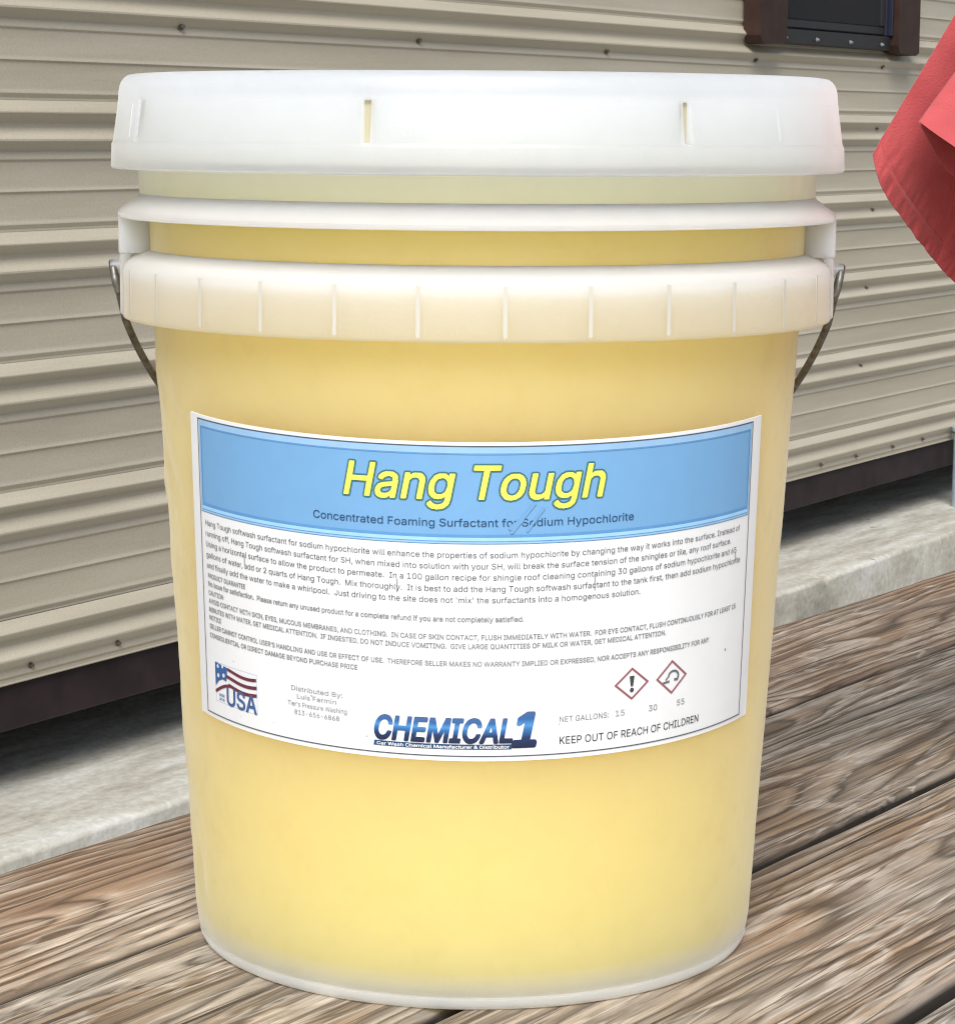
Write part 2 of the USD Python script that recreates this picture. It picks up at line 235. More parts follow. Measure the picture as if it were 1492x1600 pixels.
def wood(name, brown, grey, pale, ringw, seed, greyness):
    """weathered sawn board: uv in metres (x along, y across); growth rings cut at a shallow angle give cathedral figures"""
    N = {
        'uv': ('uvmap', {'attribute': 'st'}), 's': ('separate_xyz', {}),
        'm1': ('mapping', {'scale': (1.9, 7.0, 1.0), 'location': (seed * 3.1, 0, seed)}), 'n1': ('noise_texture', {'scale': 1.0, 'detail': 2.0, 'roughness': 0.45}),
        'm2': ('mapping', {'scale': (10.0, 34.0, 1.0), 'location': (seed * 1.7, 0, seed)}), 'n2': ('noise_texture', {'scale': 1.0, 'detail': 6.0, 'roughness': 0.62}),
        'z': ('math', {'math_type': 'multiply_add', 'value2': 0.16, 'value3': -0.055}),
        'yw': ('math', {'math_type': 'multiply_add', 'value2': 0.010}),
        'zz': ('math', {'math_type': 'multiply'}), 'yy': ('math', {'math_type': 'multiply'}), 'sum': ('math', {'math_type': 'add'}), 'r': ('math', {'math_type': 'sqrt'}),
        'rf': ('math', {'math_type': 'multiply', 'value2': 1.0 / ringw}), 'fr': ('math', {'math_type': 'fraction'}),
        'ring': ('rgb_ramp', {'ramp': [(0.0, (0.0,) * 3), (0.10, (0.28,) * 3), (0.45, (0.72,) * 3), (0.72, (1.0,) * 3), (0.86, (0.55,) * 3), (0.95, (0.02,) * 3), (1.0, (0.0,) * 3)]}),
        'm3': ('mapping', {'scale': (9.0, 300.0, 1.0), 'location': (seed * 5.3, 0, seed)}), 'n3': ('noise_texture', {'scale': 1.0, 'detail': 6.0, 'roughness': 0.72, 'distortion': 0.25}),
        'm4': ('mapping', {'scale': (1.8, 110.0, 1.0), 'location': (seed * 2.3, 0, seed)}), 'n4': ('noise_texture', {'scale': 1.0, 'detail': 3.0, 'roughness': 0.6}),
        'm5': ('mapping', {'scale': (4.0, 13.0, 1.0), 'location': (seed * 8.3, 0, seed)}), 'n5': ('noise_texture', {'scale': 1.0, 'detail': 5.0, 'roughness': 0.6, 'distortion': 0.6}),
        'c1': ('mix_color', {'blend_type': 'mix', 'a': tuple(np.array(brown) * 0.37), 'b': brown}),
        'c2': ('mix_color', {'blend_type': 'mix', 'a': tuple(np.array(grey) * 0.40), 'b': grey}),
        'gm': ('map_range', {'from_min': greyness - 0.10, 'from_max': greyness + 0.12, 'to_min': 0.0, 'to_max': 1.0, 'clamp': True}),
        'c3': ('mix_color', {'blend_type': 'mix'}),
        'pm': ('map_range', {'from_min': 0.48, 'from_max': 0.66, 'to_min': 0.0, 'to_max': 0.85, 'clamp': True}), 'pmr': ('math', {'math_type': 'multiply'}),
        'c4': ('mix_color', {'blend_type': 'mix', 'b': pale}),
        'fm': ('map_range', {'from_min': 0.34, 'from_max': 0.66, 'to_min': 0.64, 'to_max': 1.30}),
        'fc': ('combine_xyz', {}), 'c5': ('mix_color', {'blend_type': 'multiply', 'fac': 1.0}),
        'cr': ('map_range', {'from_min': 0.30, 'from_max': 0.37, 'to_min': 0.85, 'to_max': 0.0, 'clamp': True}),
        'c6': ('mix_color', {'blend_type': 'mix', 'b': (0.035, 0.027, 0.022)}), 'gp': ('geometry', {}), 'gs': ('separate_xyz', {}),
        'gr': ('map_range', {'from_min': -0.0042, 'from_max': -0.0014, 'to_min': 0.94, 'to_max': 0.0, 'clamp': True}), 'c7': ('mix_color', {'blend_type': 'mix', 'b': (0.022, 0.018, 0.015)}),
        'h1': ('math', {'math_type': 'multiply_add', 'value2': 0.9}), 'h2': ('math', {'math_type': 'multiply_add', 'value2': 0.35}), 'h3': ('math', {'math_type': 'multiply_add', 'value2': -1.0}),
        'b': ('bump', {'strength': 0.9, 'distance': 0.0014}),
        'p': ('principled_bsdf', {'roughness': 0.72, 'specular_ior_level': 0.3}),
        'rx': ('separate_color', {}),
        'mk': ('mapping', {'scale': (2.0, 10.5, 1.0), 'location': (seed * 9.7, seed * 0.37, seed * 3)}), 'kv': ('voronoi_texture', {'dimensions': '2D', 'scale': 1.0, 'randomness': 0.9}),
        'kd': ('map_range', {'range_type': 'smoothstep', 'from_min': 0.0, 'from_max': 0.24, 'to_min': 0.020, 'to_max': 0.0}), 'kr': ('math', {'math_type': 'add'}),
        'kc': ('map_range', {'from_min': 0.025, 'from_max': 0.075, 'to_min': 0.75, 'to_max': 0.0, 'clamp': True}), 'kx': ('mix_color', {'blend_type': 'mix', 'b': tuple(np.array(brown) * 0.33)}),
        'm6': ('mapping', {'scale': (3.6, 34.0, 1.0), 'location': (seed * 4.7, 0, seed)}), 'n6': ('noise_texture', {'scale': 1.0, 'detail': 4.0, 'roughness': 0.55, 'distortion': 0.9}),
        'a6': ('math', {'math_type': 'subtract', 'value2': 0.5}), 'b6': ('math', {'math_type': 'absolute'}), 'l6': ('map_range', {'from_min': 0.004, 'from_max': 0.030, 'to_min': 0.50, 'to_max': 0.0, 'clamp': True}),
        'w6': ('mix_color', {'blend_type': 'mix', 'b': tuple(np.minimum(np.array(pale) * 1.12, 0.75))}),
        'm7': ('mapping', {'scale': (1.7, 55.0, 1.0), 'location': (seed * 6.1, 0, seed)}), 'n7': ('noise_texture', {'scale': 1.0, 'detail': 5.0, 'roughness': 0.6, 'distortion': 0.4}),
        'a7': ('math', {'math_type': 'subtract', 'value2': 0.5}), 'b7': ('math', {'math_type': 'absolute'}), 'l7': ('map_range', {'from_min': 0.004, 'from_max': 0.022, 'to_min': 0.78, 'to_max': 0.0, 'clamp': True}),
        'w7': ('mix_color', {'blend_type': 'mix', 'b': tuple(np.array(brown) * 0.30)}),
    }
    L = [('uv.UV', 's.vector')]
    for k in '1234567': L += [('uv.UV', f'm{k}.vector'), (f'm{k}.vector', f'n{k}.vector')]
    L += [('n1.fac', 'z.value1'), ('n2.fac', 'yw.value1'), ('s.y', 'yw.value3'), ('z.value', 'zz.value1'), ('z.value', 'zz.value2'), ('yw.value', 'yy.value1'), ('yw.value', 'yy.value2'),
          ('zz.value', 'sum.value1'), ('yy.value', 'sum.value2'), ('sum.value', 'r.value1'), ('uv.UV', 'mk.vector'), ('mk.vector', 'kv.vector'), ('kv.distance', 'kd.value'), ('r.value', 'kr.value1'), ('kd.result', 'kr.value2'), ('kr.value', 'rf.value1'), ('kv.distance', 'kc.value'), ('kc.result', 'kx.fac'), ('rf.value', 'fr.value1'), ('fr.value', 'ring.fac'),
          ('ring.color', 'rx.color'), ('rx.r', 'c1.fac'), ('rx.r', 'c2.fac'), ('n5.fac', 'gm.value'), ('gm.result', 'c3.fac'), ('c1.result', 'c3.a'), ('c2.result', 'c3.b'),
          ('n2.fac', 'pm.value'), ('pm.result', 'pmr.value1'), ('rx.r', 'pmr.value2'), ('pmr.value', 'c4.fac'), ('c3.result', 'c4.a'),
          ('n3.fac', 'fm.value'), ('fm.result', 'fc.x'), ('fm.result', 'fc.y'), ('fm.result', 'fc.z'), ('n6.fac', 'a6.value1'), ('a6.value', 'b6.value1'), ('b6.value', 'l6.value'), ('l6.result', 'w6.fac'), ('c4.result', 'kx.a'), ('kx.result', 'w6.a'), ('n7.fac', 'a7.value1'), ('a7.value', 'b7.value1'), ('b7.value', 'l7.value'), ('l7.result', 'w7.fac'), ('w6.result', 'w7.a'), ('w7.result', 'c5.a'), ('fc.vector', 'c5.b'),
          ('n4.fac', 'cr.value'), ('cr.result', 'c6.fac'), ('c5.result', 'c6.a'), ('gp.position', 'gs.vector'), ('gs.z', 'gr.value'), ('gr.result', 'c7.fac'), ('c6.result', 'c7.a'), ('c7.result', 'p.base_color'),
          ('rx.r', 'h1.value1'), ('n3.fac', 'h2.value1'), ('h2.value', 'h1.value3'), ('cr.result', 'h3.value1'), ('h1.value', 'h3.value3'), ('h3.value', 'b.height'), ('b.normal', 'p.normal')]
    return mat(name, N, L)
WOOD = [wood('reddish_board', (0.42, 0.275, 0.175), (0.41, 0.32, 0.24), (0.62, 0.53, 0.43), 0.0072, 1.0, 0.54),
        wood('brown_grey_board', (0.37, 0.255, 0.162), (0.375, 0.31, 0.24), (0.57, 0.50, 0.42), 0.0095, 2.0, 0.47),
        wood('grey_board', (0.39, 0.265, 0.168), (0.385, 0.32, 0.253), (0.59, 0.52, 0.445), 0.0088, 3.0, 0.49),
        wood('silver_board', (0.37, 0.265, 0.18), (0.40, 0.355, 0.305), (0.59, 0.535, 0.465), 0.0088, 4.0, 0.46)]

# ------------------------------------------------------------------ setting: ground
GZ = -0.92
gx = np.linspace(-60, 60, 61); P = np.stack([*np.meshgrid(gx, gx, indexing='ij'), np.zeros((61, 61))], -1)
P[..., 2] = GZ; obj('ground', grid(P), M['ground'], kind='structure')

# ------------------------------------------------------------------ building, local x along the wall, local -y towards the deck
ANG = math.degrees(1.0197)
P0 = (-0.7347, 2.9409, 0.0)
bld = thing('metal_building', 'tan ribbed metal building with a dark brown bottom rail behind the deck', 'building', P0, ANG)
X0, X1 = -3.2, 8.2
PX = 0.2025 / 210
prof = [(0, 0), (-5, 4.0), (-16, 12.0), (-18.5, 13.3), (-20.5, 13.2), (-23, 11.8), (-33, 2.2), (-36, 0.7), (-40, 0.2), (-44, 0.4), (-47, 2.0), (-59, 11.6), (-62, 13.2), (-65, 13.2), (-68, 11.6),
        (-79, 1.8), (-82, 0.6), (-86, 1.0), (-92, 2.6), (-94.5, 2.4), (-97, 0.2), (-99, 0), (-138, 0), (-144, 2.2), (-146, 2.3), (-149, 0.1), (-152, 0), (-190, 0), (-196, 2.4), (-199, 2.5), (-206, -0.6), (-209.6, -0.3)]
def siding_course(ztop, pr, seed, x0=X0, x1=X1):
    xs = np.linspace(x0, x1, 46); pr = np.array(pr)
    z = ztop + pr[:, 0] * PX; n = pr[:, 1] * 1.18 / 1000
    Z = np.repeat(z[None], len(xs), 0); Y = -np.repeat(n[None], len(xs), 0); X = np.repeat(xs[:, None], len(z), 1)
    w = (meshkit.fbm(np.stack([X * 1.3, Z * 0 + seed * 7.1, Z * 2], -1), 3, 5) - 0.5)
    Y = Y + w * 0.006; Z = Z + (meshkit.fbm(np.stack([X * 0.7, Z * 0 + seed * 3.3, Z * 0], -1), 2, 9) - 0.5) * 0.003 * 0
    return grid(np.stack([X, Y, Z], -1))
for k in range(15):
    zt = -0.425 + 0.2025 * k
    obj('siding_course', siding_course(zt, [q for q in prof if q[0] >= -103] + [(-104, 0.4), (-106, 2.0), (-108, 0.5)] if k == 0 else prof, k), M['siding'], bld, smooth=28)
WT = -0.425 + 0.2025 * 14 + 0.002
obj('bottom_rail', boxm(X0, X1, 0.008, 0.06, -0.606, -0.5285, 0.003), M['skirt'], bld)
obj('floor', boxm(X0, X1, 0.062, 3.4, -0.60, -0.50), M['dark_inside'], bld)
obj('side_wall', boxm(X0 - 0.03, X0 - 0.002, 0.0, 3.4, -0.53, WT), M['siding'], bld)
obj('side_wall', boxm(X1 + 0.002, X1 + 0.03, 0.0, 3.4, -0.53, WT), M['siding'], bld)
obj('back_wall', boxm(X0 - 0.03, X1 + 0.03, 3.402, 3.43, -0.66, WT), M['siding'], bld)
rv = np.array([[X0 - .2, -0.14, WT + .002], [X1 + .2, -0.14, WT + .002], [X1 + .2, 1.7, WT + .5], [X0 - .2, 1.7, WT + .5], [X1 + .2, 3.6, WT + .002], [X0 - .2, 3.6, WT + .002]])
rt = np.vstack([rv, rv + [0, 0, 0.05]])
obj('roof', trimesh.convex.convex_hull(rt), M['roof'], bld)
# screws: heads with a washer
def screw_head(x, z, n, r=0.0055):
    a = trimesh.creation.cylinder(r * 1.45, 0.0018, sections=12); b = trimesh.creation.cylinder(r * 0.85, 0.006, sections=6); b.apply_translation((0, 0, 0.003))
    m = cat_(a, b); m.apply_transform(trimesh.transformations.rotation_matrix(math.pi / 2, (1, 0, 0))); m.apply_translation((x, -n, z)); return m
for x in (-1.04, -0.29, 0.445, 1.173, 1.912, 2.644, 3.405, 4.14, 4.87):
    obj('screw', screw_head(x, 0.511 if x < 3 else 0.5125, 0.004, 0.0046), M['screw_dark'], bld)
for x, z in ((3.383, 0.3515), (3.369, 0.1405), (3.342, -0.0625), (3.318, -0.266)): obj('screw', screw_head(x, z, 0.003, 0.0034), M['screw_dark'], bld)
for x in np.concatenate([np.arange(-0.40, 2.9, 0.2165), [3.072, 3.296, 3.542, 3.756, 3.99, 4.2]]): obj('screw', screw_head(x + 0.01, -0.505, 0.004, 0.0034), M['screw_dark'], bld)
# window
win = thing('window_holder') if False else None
def wpart(name, mesh, m, parent, smooth=False): return obj(name, mesh, m, parent, smooth)
wx = UsdGeom.Xform.Define(stage, numbered(str(bld.GetPath()), 'window')).GetPrim()
tag(wx, 'dark window with wide brown side casings')
def casing(x0, x1, zb, zt, slant):
    pts = [(x0 + 0.004, zt), (x0, zb + 0.02), (x0 + 0.012, zb + 0.003), (x0 + 0.03, zb), (x1 - 0.02, zb + slant), (x1, zb + 0.008 + slant), (x1, zt)]
    m = trimesh.creation.extrude_polygon(Polygon(pts), 0.045, engine='earcut')
    m.apply_transform(trimesh.transformations.rotation_matrix(math.pi / 2, (1, 0, 0))); m.apply_translation((0, -0.008, 0)); return m
wpart('casing', casing(2.568, 2.712, 0.546, 1.55, 0.003), M['casing'], wx); wpart('casing', casing(3.392, 3.535, 0.546, 1.55, -0.004), M['casing'], wx)
wpart('head_casing', boxm(2.568, 3.535, -0.05, -0.008, 1.551, 1.63, 0.004), M['casing'], wx)
wpart('sill_rail', boxm(2.714, 3.390, -0.032, -0.006, 0.552, 0.588, 0.003), M['sash'], wx)
wpart('sash_rail', boxm(2.714, 3.360, -0.026, -0.004, 0.5905, 0.612, 0.003), M['sash'], wx)
wpart('sash_stile', boxm(2.714, 2.735, -0.028, -0.004, 0.6125, 1.549, 0.002), M['sash'], wx)
wpart('sash_stile', boxm(3.335, 3.3595, -0.028, -0.004, 0.6125, 1.549, 0.002), M['sash'], wx)
wpart('track', boxm(3.362, 3.372, -0.030, -0.004, 0.59, 1.549, 0.001), M['sash_blue'], wx); wpart('track', boxm(3.379, 3.390, -0.040, -0.004, 0.59, 1.549, 0.001), M['sash_blue'], wx)
wpart('pane', boxm(2.736, 3.334, -0.019, -0.0165, 0.613, 1.548), M['glass'], wx)
wpart('insect_screen', boxm(2.736, 3.334, -0.0245, -0.0235, 0.613, 1.548), M['screen'], wx)
cx_ = np.linspace(2.737, 3.333, 60); cz = np.array([0.613, 1.0, 1.548])
C = np.stack([np.repeat(cx_[:, None], 3, 1), np.repeat((-0.0055 + 0.003 * np.sin(cx_ * 48) * np.abs(np.sin(cx_ * 9)))[:, None] - 0.004, 3, 1), np.repeat(cz[None], 60, 0)], -1)
wpart('curtain', grid(C), M['curtain'], wx, True)
for x in (2.742, 2.925, 3.128, 3.327): obj('screw', screw_head(x, 0.566, 0.034, 0.0036), M['screw_white'], wx)

# pipe at the right end
pipe = thing('foundation_pipe', 'pale blue-grey upright pipe on the concrete slab at the right edge', 'pipe', P0, ANG)
pm = tube([(3.965, -0.05, -0.714), (3.965, -0.05, -0.60), (3.965, -0.05, -0.54), (3.965, -0.05, -0.50)], 0.03, 20)
obj('pipe_body', pm, M['pipe'], pipe, 40)
pc = lathe([(0.001, -0.4995), (0.034, -0.4995), (0.036, -0.497), (0.036, -0.488), (0.031, -0.485), (0.001, -0.485)], np.linspace(0, 2 * np.pi, 25)[:-1]); pc.apply_translation((3.965, -0.05, 0)); obj('pipe_cap', pc, M['pipe'], pipe, 40)

# ------------------------------------------------------------------ concrete slab
def slab():
    xs = np.arange(-3.4, 8.5, 0.02); E0 = -0.215
    SZ = -0.715
    sec = [(3.5, SZ), (0.3, SZ), (0.1, SZ), (0.0, SZ), (-0.08, SZ), (-0.13, SZ), (-0.17, SZ), (E0 + 0.018, SZ), (E0 + 0.008, SZ - 0.0015), (E0 + 0.002, SZ - 0.005), (E0, SZ - 0.012), (E0, SZ - 0.05), (E0, SZ - 0.09), (E0 + 0.004, GZ - 0.02)]
    sec = np.array(sec); X = np.repeat(xs[:, None], len(sec), 1); Y = np.repeat(sec[:, 0][None], len(xs), 0).copy(); Z = np.repeat(sec[:, 1][None], len(xs), 0).copy()
    edge = np.zeros(len(sec)); edge[7:11] = 1; edge[11:13] = 0.6
    q = np.stack([X, Y * 6, Z * 6], -1)
    Y += edge * (meshkit.fbm(q * [9, 1, 1], 4, 3) - 0.5) * 0.016 + edge * (meshkit.fbm(q * [1.2, 0, 0], 2, 8) - 0.5) * 0.03
    chip = smoothstep(0.66, 0.8, meshkit.fbm(q * [14, 2, 2], 3, 11)); Z -= edge * chip * 0.012
    Z += (meshkit.fbm(q * [2, 1, 1], 3, 21) - 0.5) * 0.004 * (np.arange(len(sec)) < 9)
    return grid(np.stack([X, Y, Z], -1), flip=True)
sl = thing('pavement', kind='structure', loc=P0, rz=ANG)
obj('concrete_slab', slab(), M['concrete'], sl, smooth=50)

# ------------------------------------------------------------------ deck
DANG = 55.5
deck = thing('deck', kind='structure', rz=DANG)
edges = [(0.0972, 0.2265), (-0.0555, 0.0946), (-0.2065, -0.0594), (-0.3590, -0.2125), (-0.5095, -0.3630), (-0.6600, -0.5135), (-0.8105, -0.6640), (-0.9610, -0.8145), (-1.1115, -0.9650)]
def plank(y0, y1, k, x0=-2.2, x1=3.0):
    w = y1 - y0; r = 0.006
    ys = [0, 0, 0.0004, 0.0014, 0.0034, r] + list(np.linspace(r, w - r, 26)[1:-1]) + [w - r, w - 0.0034, w - 0.0014, w - 0.0004, w, w]
    zs = [-0.036, -0.008, -0.0046, -0.0022, -0.0006, 0] + [0] * 24 + [0, -0.0006, -0.0022, -0.0046, -0.008, -0.036]
    ys, zs = np.array(ys), np.array(zs)
    xs = np.concatenate([np.arange(x0, -0.7, 0.05), np.arange(-0.7, 1.4, 0.008), np.arange(1.4, x1, 0.05)])
    X = np.repeat(xs[:, None], len(ys), 1); Y = np.repeat(ys[None], len(xs), 0).copy(); Z = np.repeat(zs[None], len(xs), 0).copy()
    top = (zs > -0.001).astype(float)
    # ragged edges, small long ripples raised along the grain
    side = np.where(np.arange(len(ys)) < 6, 1, np.where(np.arange(len(ys)) > 29, -1, 0))
    Y += side * (meshkit.fbm(np.stack([X * 9, X * 0 + k * 5.1 + side * 3, X * 0], -1), 4, 2) - 0.40) * 0.0035
    Z += top * (meshkit.fbm(np.stack([X * 5, Y * 110, X * 0 + k * 3.7], -1), 3, 6) - 0.55) * 0.0022
    Z = np.minimum(Z, 0.0002)
    P = np.stack([X, Y + y0, Z], -1)
    uv = np.stack([X, Y - w / 2 + [0.0, 0.02, -0.012, 0.01][k % 4]], -1).reshape(-1, 2)
    return grid(P, flip=True), uv
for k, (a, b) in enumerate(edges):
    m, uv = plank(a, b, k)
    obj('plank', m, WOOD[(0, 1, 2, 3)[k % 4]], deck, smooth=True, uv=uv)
M['joist'] = plain('dark_timber', (0.16, 0.12, 0.085), rough=0.8, var=0.3, scale=25)  # dark brown timber for joists, deck posts and the post cap
for x in np.arange(-2.0, 3.0, 0.4): obj('joist', boxm(x, x + 0.04, -1.1, 0.2, -0.19, -0.0365), M['joist'], deck)
for x in (-1.8, 0.6, 2.8):
    for y in (-1.0, 0.1): obj('post', boxm(x + 0.045, x + 0.135, y, y + 0.09, GZ - 0.02, -0.0365), M['joist'], deck)

# ------------------------------------------------------------------ pail
pail = thing('pail', 'yellow filled translucent plastic pail with white lid and blue printed label', 'pail', (0, 0, 0))
R0, R1 = 0.1205, 0.1367; KA = math.atan((R1 - R0) / 0.262); L0 = R0 / math.sin(KA)
def Rz(z): return R0 + (R1 - R0) / 0.262 * z
zs_ = np.linspace(0.0123, 0.268, 60)
bp = [(0.0, 0.0056), (Rz(0) - 0.0005, 0.0056), (Rz(0) + 0.0001, 0.0075), (Rz(0.0) + 0.0004, 0.0098)] + [(Rz(z), z) for z in zs_] + [(0.1389, 0.296), (0.1393, 0.311), (0.1415, 0.318), (0.1424, 0.3205), (0.1429, 0.331), (0.1431, 0.3335), (0.0, 0.3335)]
def dents(R, Z, th):
    p = np.stack([np.sin(th) * 2.2 + 0 * R, np.cos(th) * 2.2 + 0 * R, Z * 14], -1)
    d = (meshkit.fbm(p * 2.2, 3, 4) - 0.5) * 0.0011
    p2 = np.stack([np.sin(th) * 9 + 0 * R, np.cos(th) * 9 + 0 * R, Z * 60 + np.sin(th) * 12], -1)
    left = np.exp(-((th - (2 * np.pi - 1.25)) / 0.38) ** 2)
    lip = np.exp(-((Z - 0.21) / 0.05) ** 2) + 0.8 * np.exp(-((Z - 0.05) / 0.05) ** 2)
    d = d + left * lip * (meshkit.fbm(p2, 2, 7) - 0.5) * 0.0035
    return np.where((R > 0.05) & (Z < 0.27) & (Z > 0.013), R + d * smoothstep(0.0, 0.03, Z) * smoothstep(0.272, 0.25, Z), R)
def lab_theta_mask(th):
    d = np.abs((th + np.pi) % (2 * np.pi) - np.pi); return smoothstep(1.02, 1.16, d)
def dents2(R, Z, th):
    D = dents(R, Z, th); return R + (D - R) * np.maximum(lab_theta_mask(th), np.maximum(smoothstep(0.235, 0.25, Z), smoothstep(0.10, 0.08, Z)) * 0.5)
obj('body', lathe(bp, np.linspace(0, 2 * np.pi, 361)[:-1], dents2), M['body'], pail, smooth=35)
M['rim_plastic'] = plastic('base_plastic', [(0, (0.76, 0.73, 0.64)), (1, (0.76, 0.73, 0.64))], (1.0, 0.9, 0.7), 0.005, mottle=0.02)
obj('base_rim', lathe([(0.0, 0.003), (0.112, 0.003), (0.114, 0.0004), (0.1176, 0.0003), (0.1190, 0.0010), (0.1198, 0.0024), (0.1201, 0.0050), (0.1196, 0.0054), (0.0, 0.0054)]), M['rim_plastic'], pail, smooth=35)
obj('upper_rib', lathe([(0.138, 0.3100), (0.1508, 0.3103), (0.1514, 0.3110), (0.1514, 0.3124), (0.1506, 0.3136), (0.1436, 0.3186), (0.1420, 0.3203), (0.138, 0.3203)], closed=True), M['white_plastic'], pail, smooth=25)
obj('skirt_band', lathe([(0.1378, 0.2885), (0.1470, 0.2860), (0.1478, 0.2712), (0.1484, 0.2690), (0.1497, 0.2688), (0.1502, 0.2697), (0.1501, 0.2890), (0.1494, 0.2912), (0.1478, 0.2930), (0.1402, 0.2966), (0.1378, 0.2972)], closed=True), M['white_plastic'], pail, smooth=25)
for k in range(29):
    a = 4.1 + 360 / 29 * k
    d = abs((a + 180) % 360 - 180)
    if abs(d - 90) < 16: continue
    obj('gusset', sector(0.1485, 0.15022, 0.2702, 0.2902, a - 0.3, a + 0.3, 4, 0.0004), M['ridge_plastic'], pail)
for sgn in (-1, 1):
    obj('ear_block', sector(0.1375, 0.1513, 0.2955, 0.3112, sgn * 90 - 13, sgn * 90 + 13, 12, 0.0003), M['ear_plastic'], pail)
    obj('ear_plate', sector(0.1470, 0.1509, 0.2692, 0.2962, sgn * 90 - 12.5, sgn * 90 + 12.5, 12, 0.0012), M['white_plastic'], pail)
    b = trimesh.creation.cylinder(0.0032, 0.006, sections=20); b.apply_transform(trimesh.transformations.rotation_matrix(math.pi / 2, (0, 1, 0))); b.apply_translation((sgn * 0.1530, 0.0, 0.2885))
    obj('ear_boss', b, M['white_plastic'], pail, smooth=40)
# lid
slots = [-15.7, 31.2, 125.0, 172.0, -141.0, -94.0, -62.6]
SW = math.degrees(0.0017 / 0.153)
ang = sorted(set(np.round(np.concatenate([np.arange(-180, 180, 1.5)] + [[s - SW * 1.15, s - SW, s + SW, s + SW * 1.15] for s in slots]), 4)))
lp = [(0.1435, 0.3312), (0.1546, 0.3304), (0.1552, 0.3312), (0.1549, 0.3404), (0.1545, 0.3412), (0.1542, 0.3420), (0.1541, 0.3421), (0.1536, 0.3460), (0.1530, 0.3500), (0.1524, 0.3545), (0.1520, 0.3580), (0.1519, 0.3581), (0.1516, 0.3620), (0.1512, 0.3642), (0.1505, 0.3660), (0.1493, 0.3675), (0.1478, 0.3685), (0.1455, 0.3689), (0.142, 0.3687), (0.140, 0.3675), (0.1392, 0.361), (0.137, 0.3595), (0.0, 0.3600), (0.0, 0.336), (0.1425, 0.336)]
def slotf(R, Z, th):
    d = np.min([np.abs(np.degrees((th - math.radians(s) + np.pi) % (2 * np.pi) - np.pi)) for s in slots], axis=0)
    inz = (Z > 0.34205) & (Z < 0.35805) & (R > 0.149)
    return np.where(inz & (d < SW * 1.05), R - 0.0042, R)
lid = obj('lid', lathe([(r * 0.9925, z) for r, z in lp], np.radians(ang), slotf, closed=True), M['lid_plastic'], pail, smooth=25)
for s in slots: obj('tear_slot', sector(0.1460, 0.1487, 0.3424, 0.3578, s - SW * 0.95, s + SW * 0.95, 3), M['slot_plastic'], lid)
def ridge(a):
    h = []
    for z in (0.3434, 0.3565):
        r = np.interp(z, [0.3421, 0.3580], [0.1541 * 0.9925, 0.1520 * 0.9925])
        for t in (-0.16, 0.16):
            for rr in (r - 0.0008, r + 0.0002): h.append([rr * math.sin(math.radians(a + t)), -rr * math.cos(math.radians(a + t)), z])
    return trimesh.convex.convex_hull(np.array(h))
for a in (-66.0, 50.0): obj('moulded_line', ridge(a), M['lid_ridge'], lid)
# wire bail hanging down behind
def bail():
    s = np.linspace(0.10, math.pi - 0.10, 80); A_, B_, al = 0.1562, 0.215, math.radians(42)
    pts = [(-A_ * math.cos(t), B_ * math.sin(t) * math.cos(al), 0.2885 - B_ * math.sin(t) * math.sin(al)) for t in s]
    hook = lambda g: [(g * 0.1525, -0.003, 0.278), (g * 0.1535, -0.004, 0.2815), (g * 0.1546, -0.003, 0.2872), (g * 0.1554, 0.000, 0.2900), (g * 0.1561, 0.006, 0.2890)]
    return tube(hook(-1) + pts[2:-2] + hook(1)[::-1], 0.0017, 10)
obj('handle', bail(), M['wire'], pail, smooth=50)

# ------------------------------------------------------------------ label: flat print wrapped on the cone. u across, v up the slant (metres)
def wrap(v2, off):
    u, v = v2[:, 0], L0 + v2[:, 1]
    rho = np.hypot(u, v); ph = np.arctan2(u, v) / math.sin(KA); R = rho * math.sin(KA) + off; z = (rho - L0) * math.cos(KA)
    return np.stack([R * np.sin(ph), -R * np.cos(ph), z], 1)
def sheet(poly, step=0.004):
    """shapely polygon(s) -> subdivided flat triangles"""
    ms = []
    for g in getattr(poly, 'geoms', [poly]):
        if g.is_empty or g.area < 1e-10: continue
        v, f = trimesh.creation.triangulate_polygon(g, engine='earcut'); ms.append(tm(np.c_[v, np.zeros(len(v))], f))
    m = cat_(*ms); v, f = trimesh.remesh.subdivide_to_size(m.vertices, m.faces, step, max_iter=12)
    m = tm(v, f); m.merge_vertices(); return np.asarray(m.vertices)[:, :2], np.asarray(m.faces)
def up(v2, f):
    a, b, c = v2[f[:, 0]], v2[f[:, 1]], v2[f[:, 2]]
    s = (b[:, 0] - a[:, 0]) * (c[:, 1] - a[:, 1]) - (b[:, 1] - a[:, 1]) * (c[:, 0] - a[:, 0])
    f = f.copy(); f[s < 0] = f[s < 0][:, ::-1]; return f
def stick(name, v2f, off, m, parent, uvf=None, label=None):
    v2, f = v2f; f = up(v2, f)
    return obj(name, tm(wrap(v2, off), f), m, parent, smooth=True, uv=None if uvf is None else uvf(v2), label=label)
def rect(x0, x1, y0, y1): return sbox(x0, y0, x1, y1)
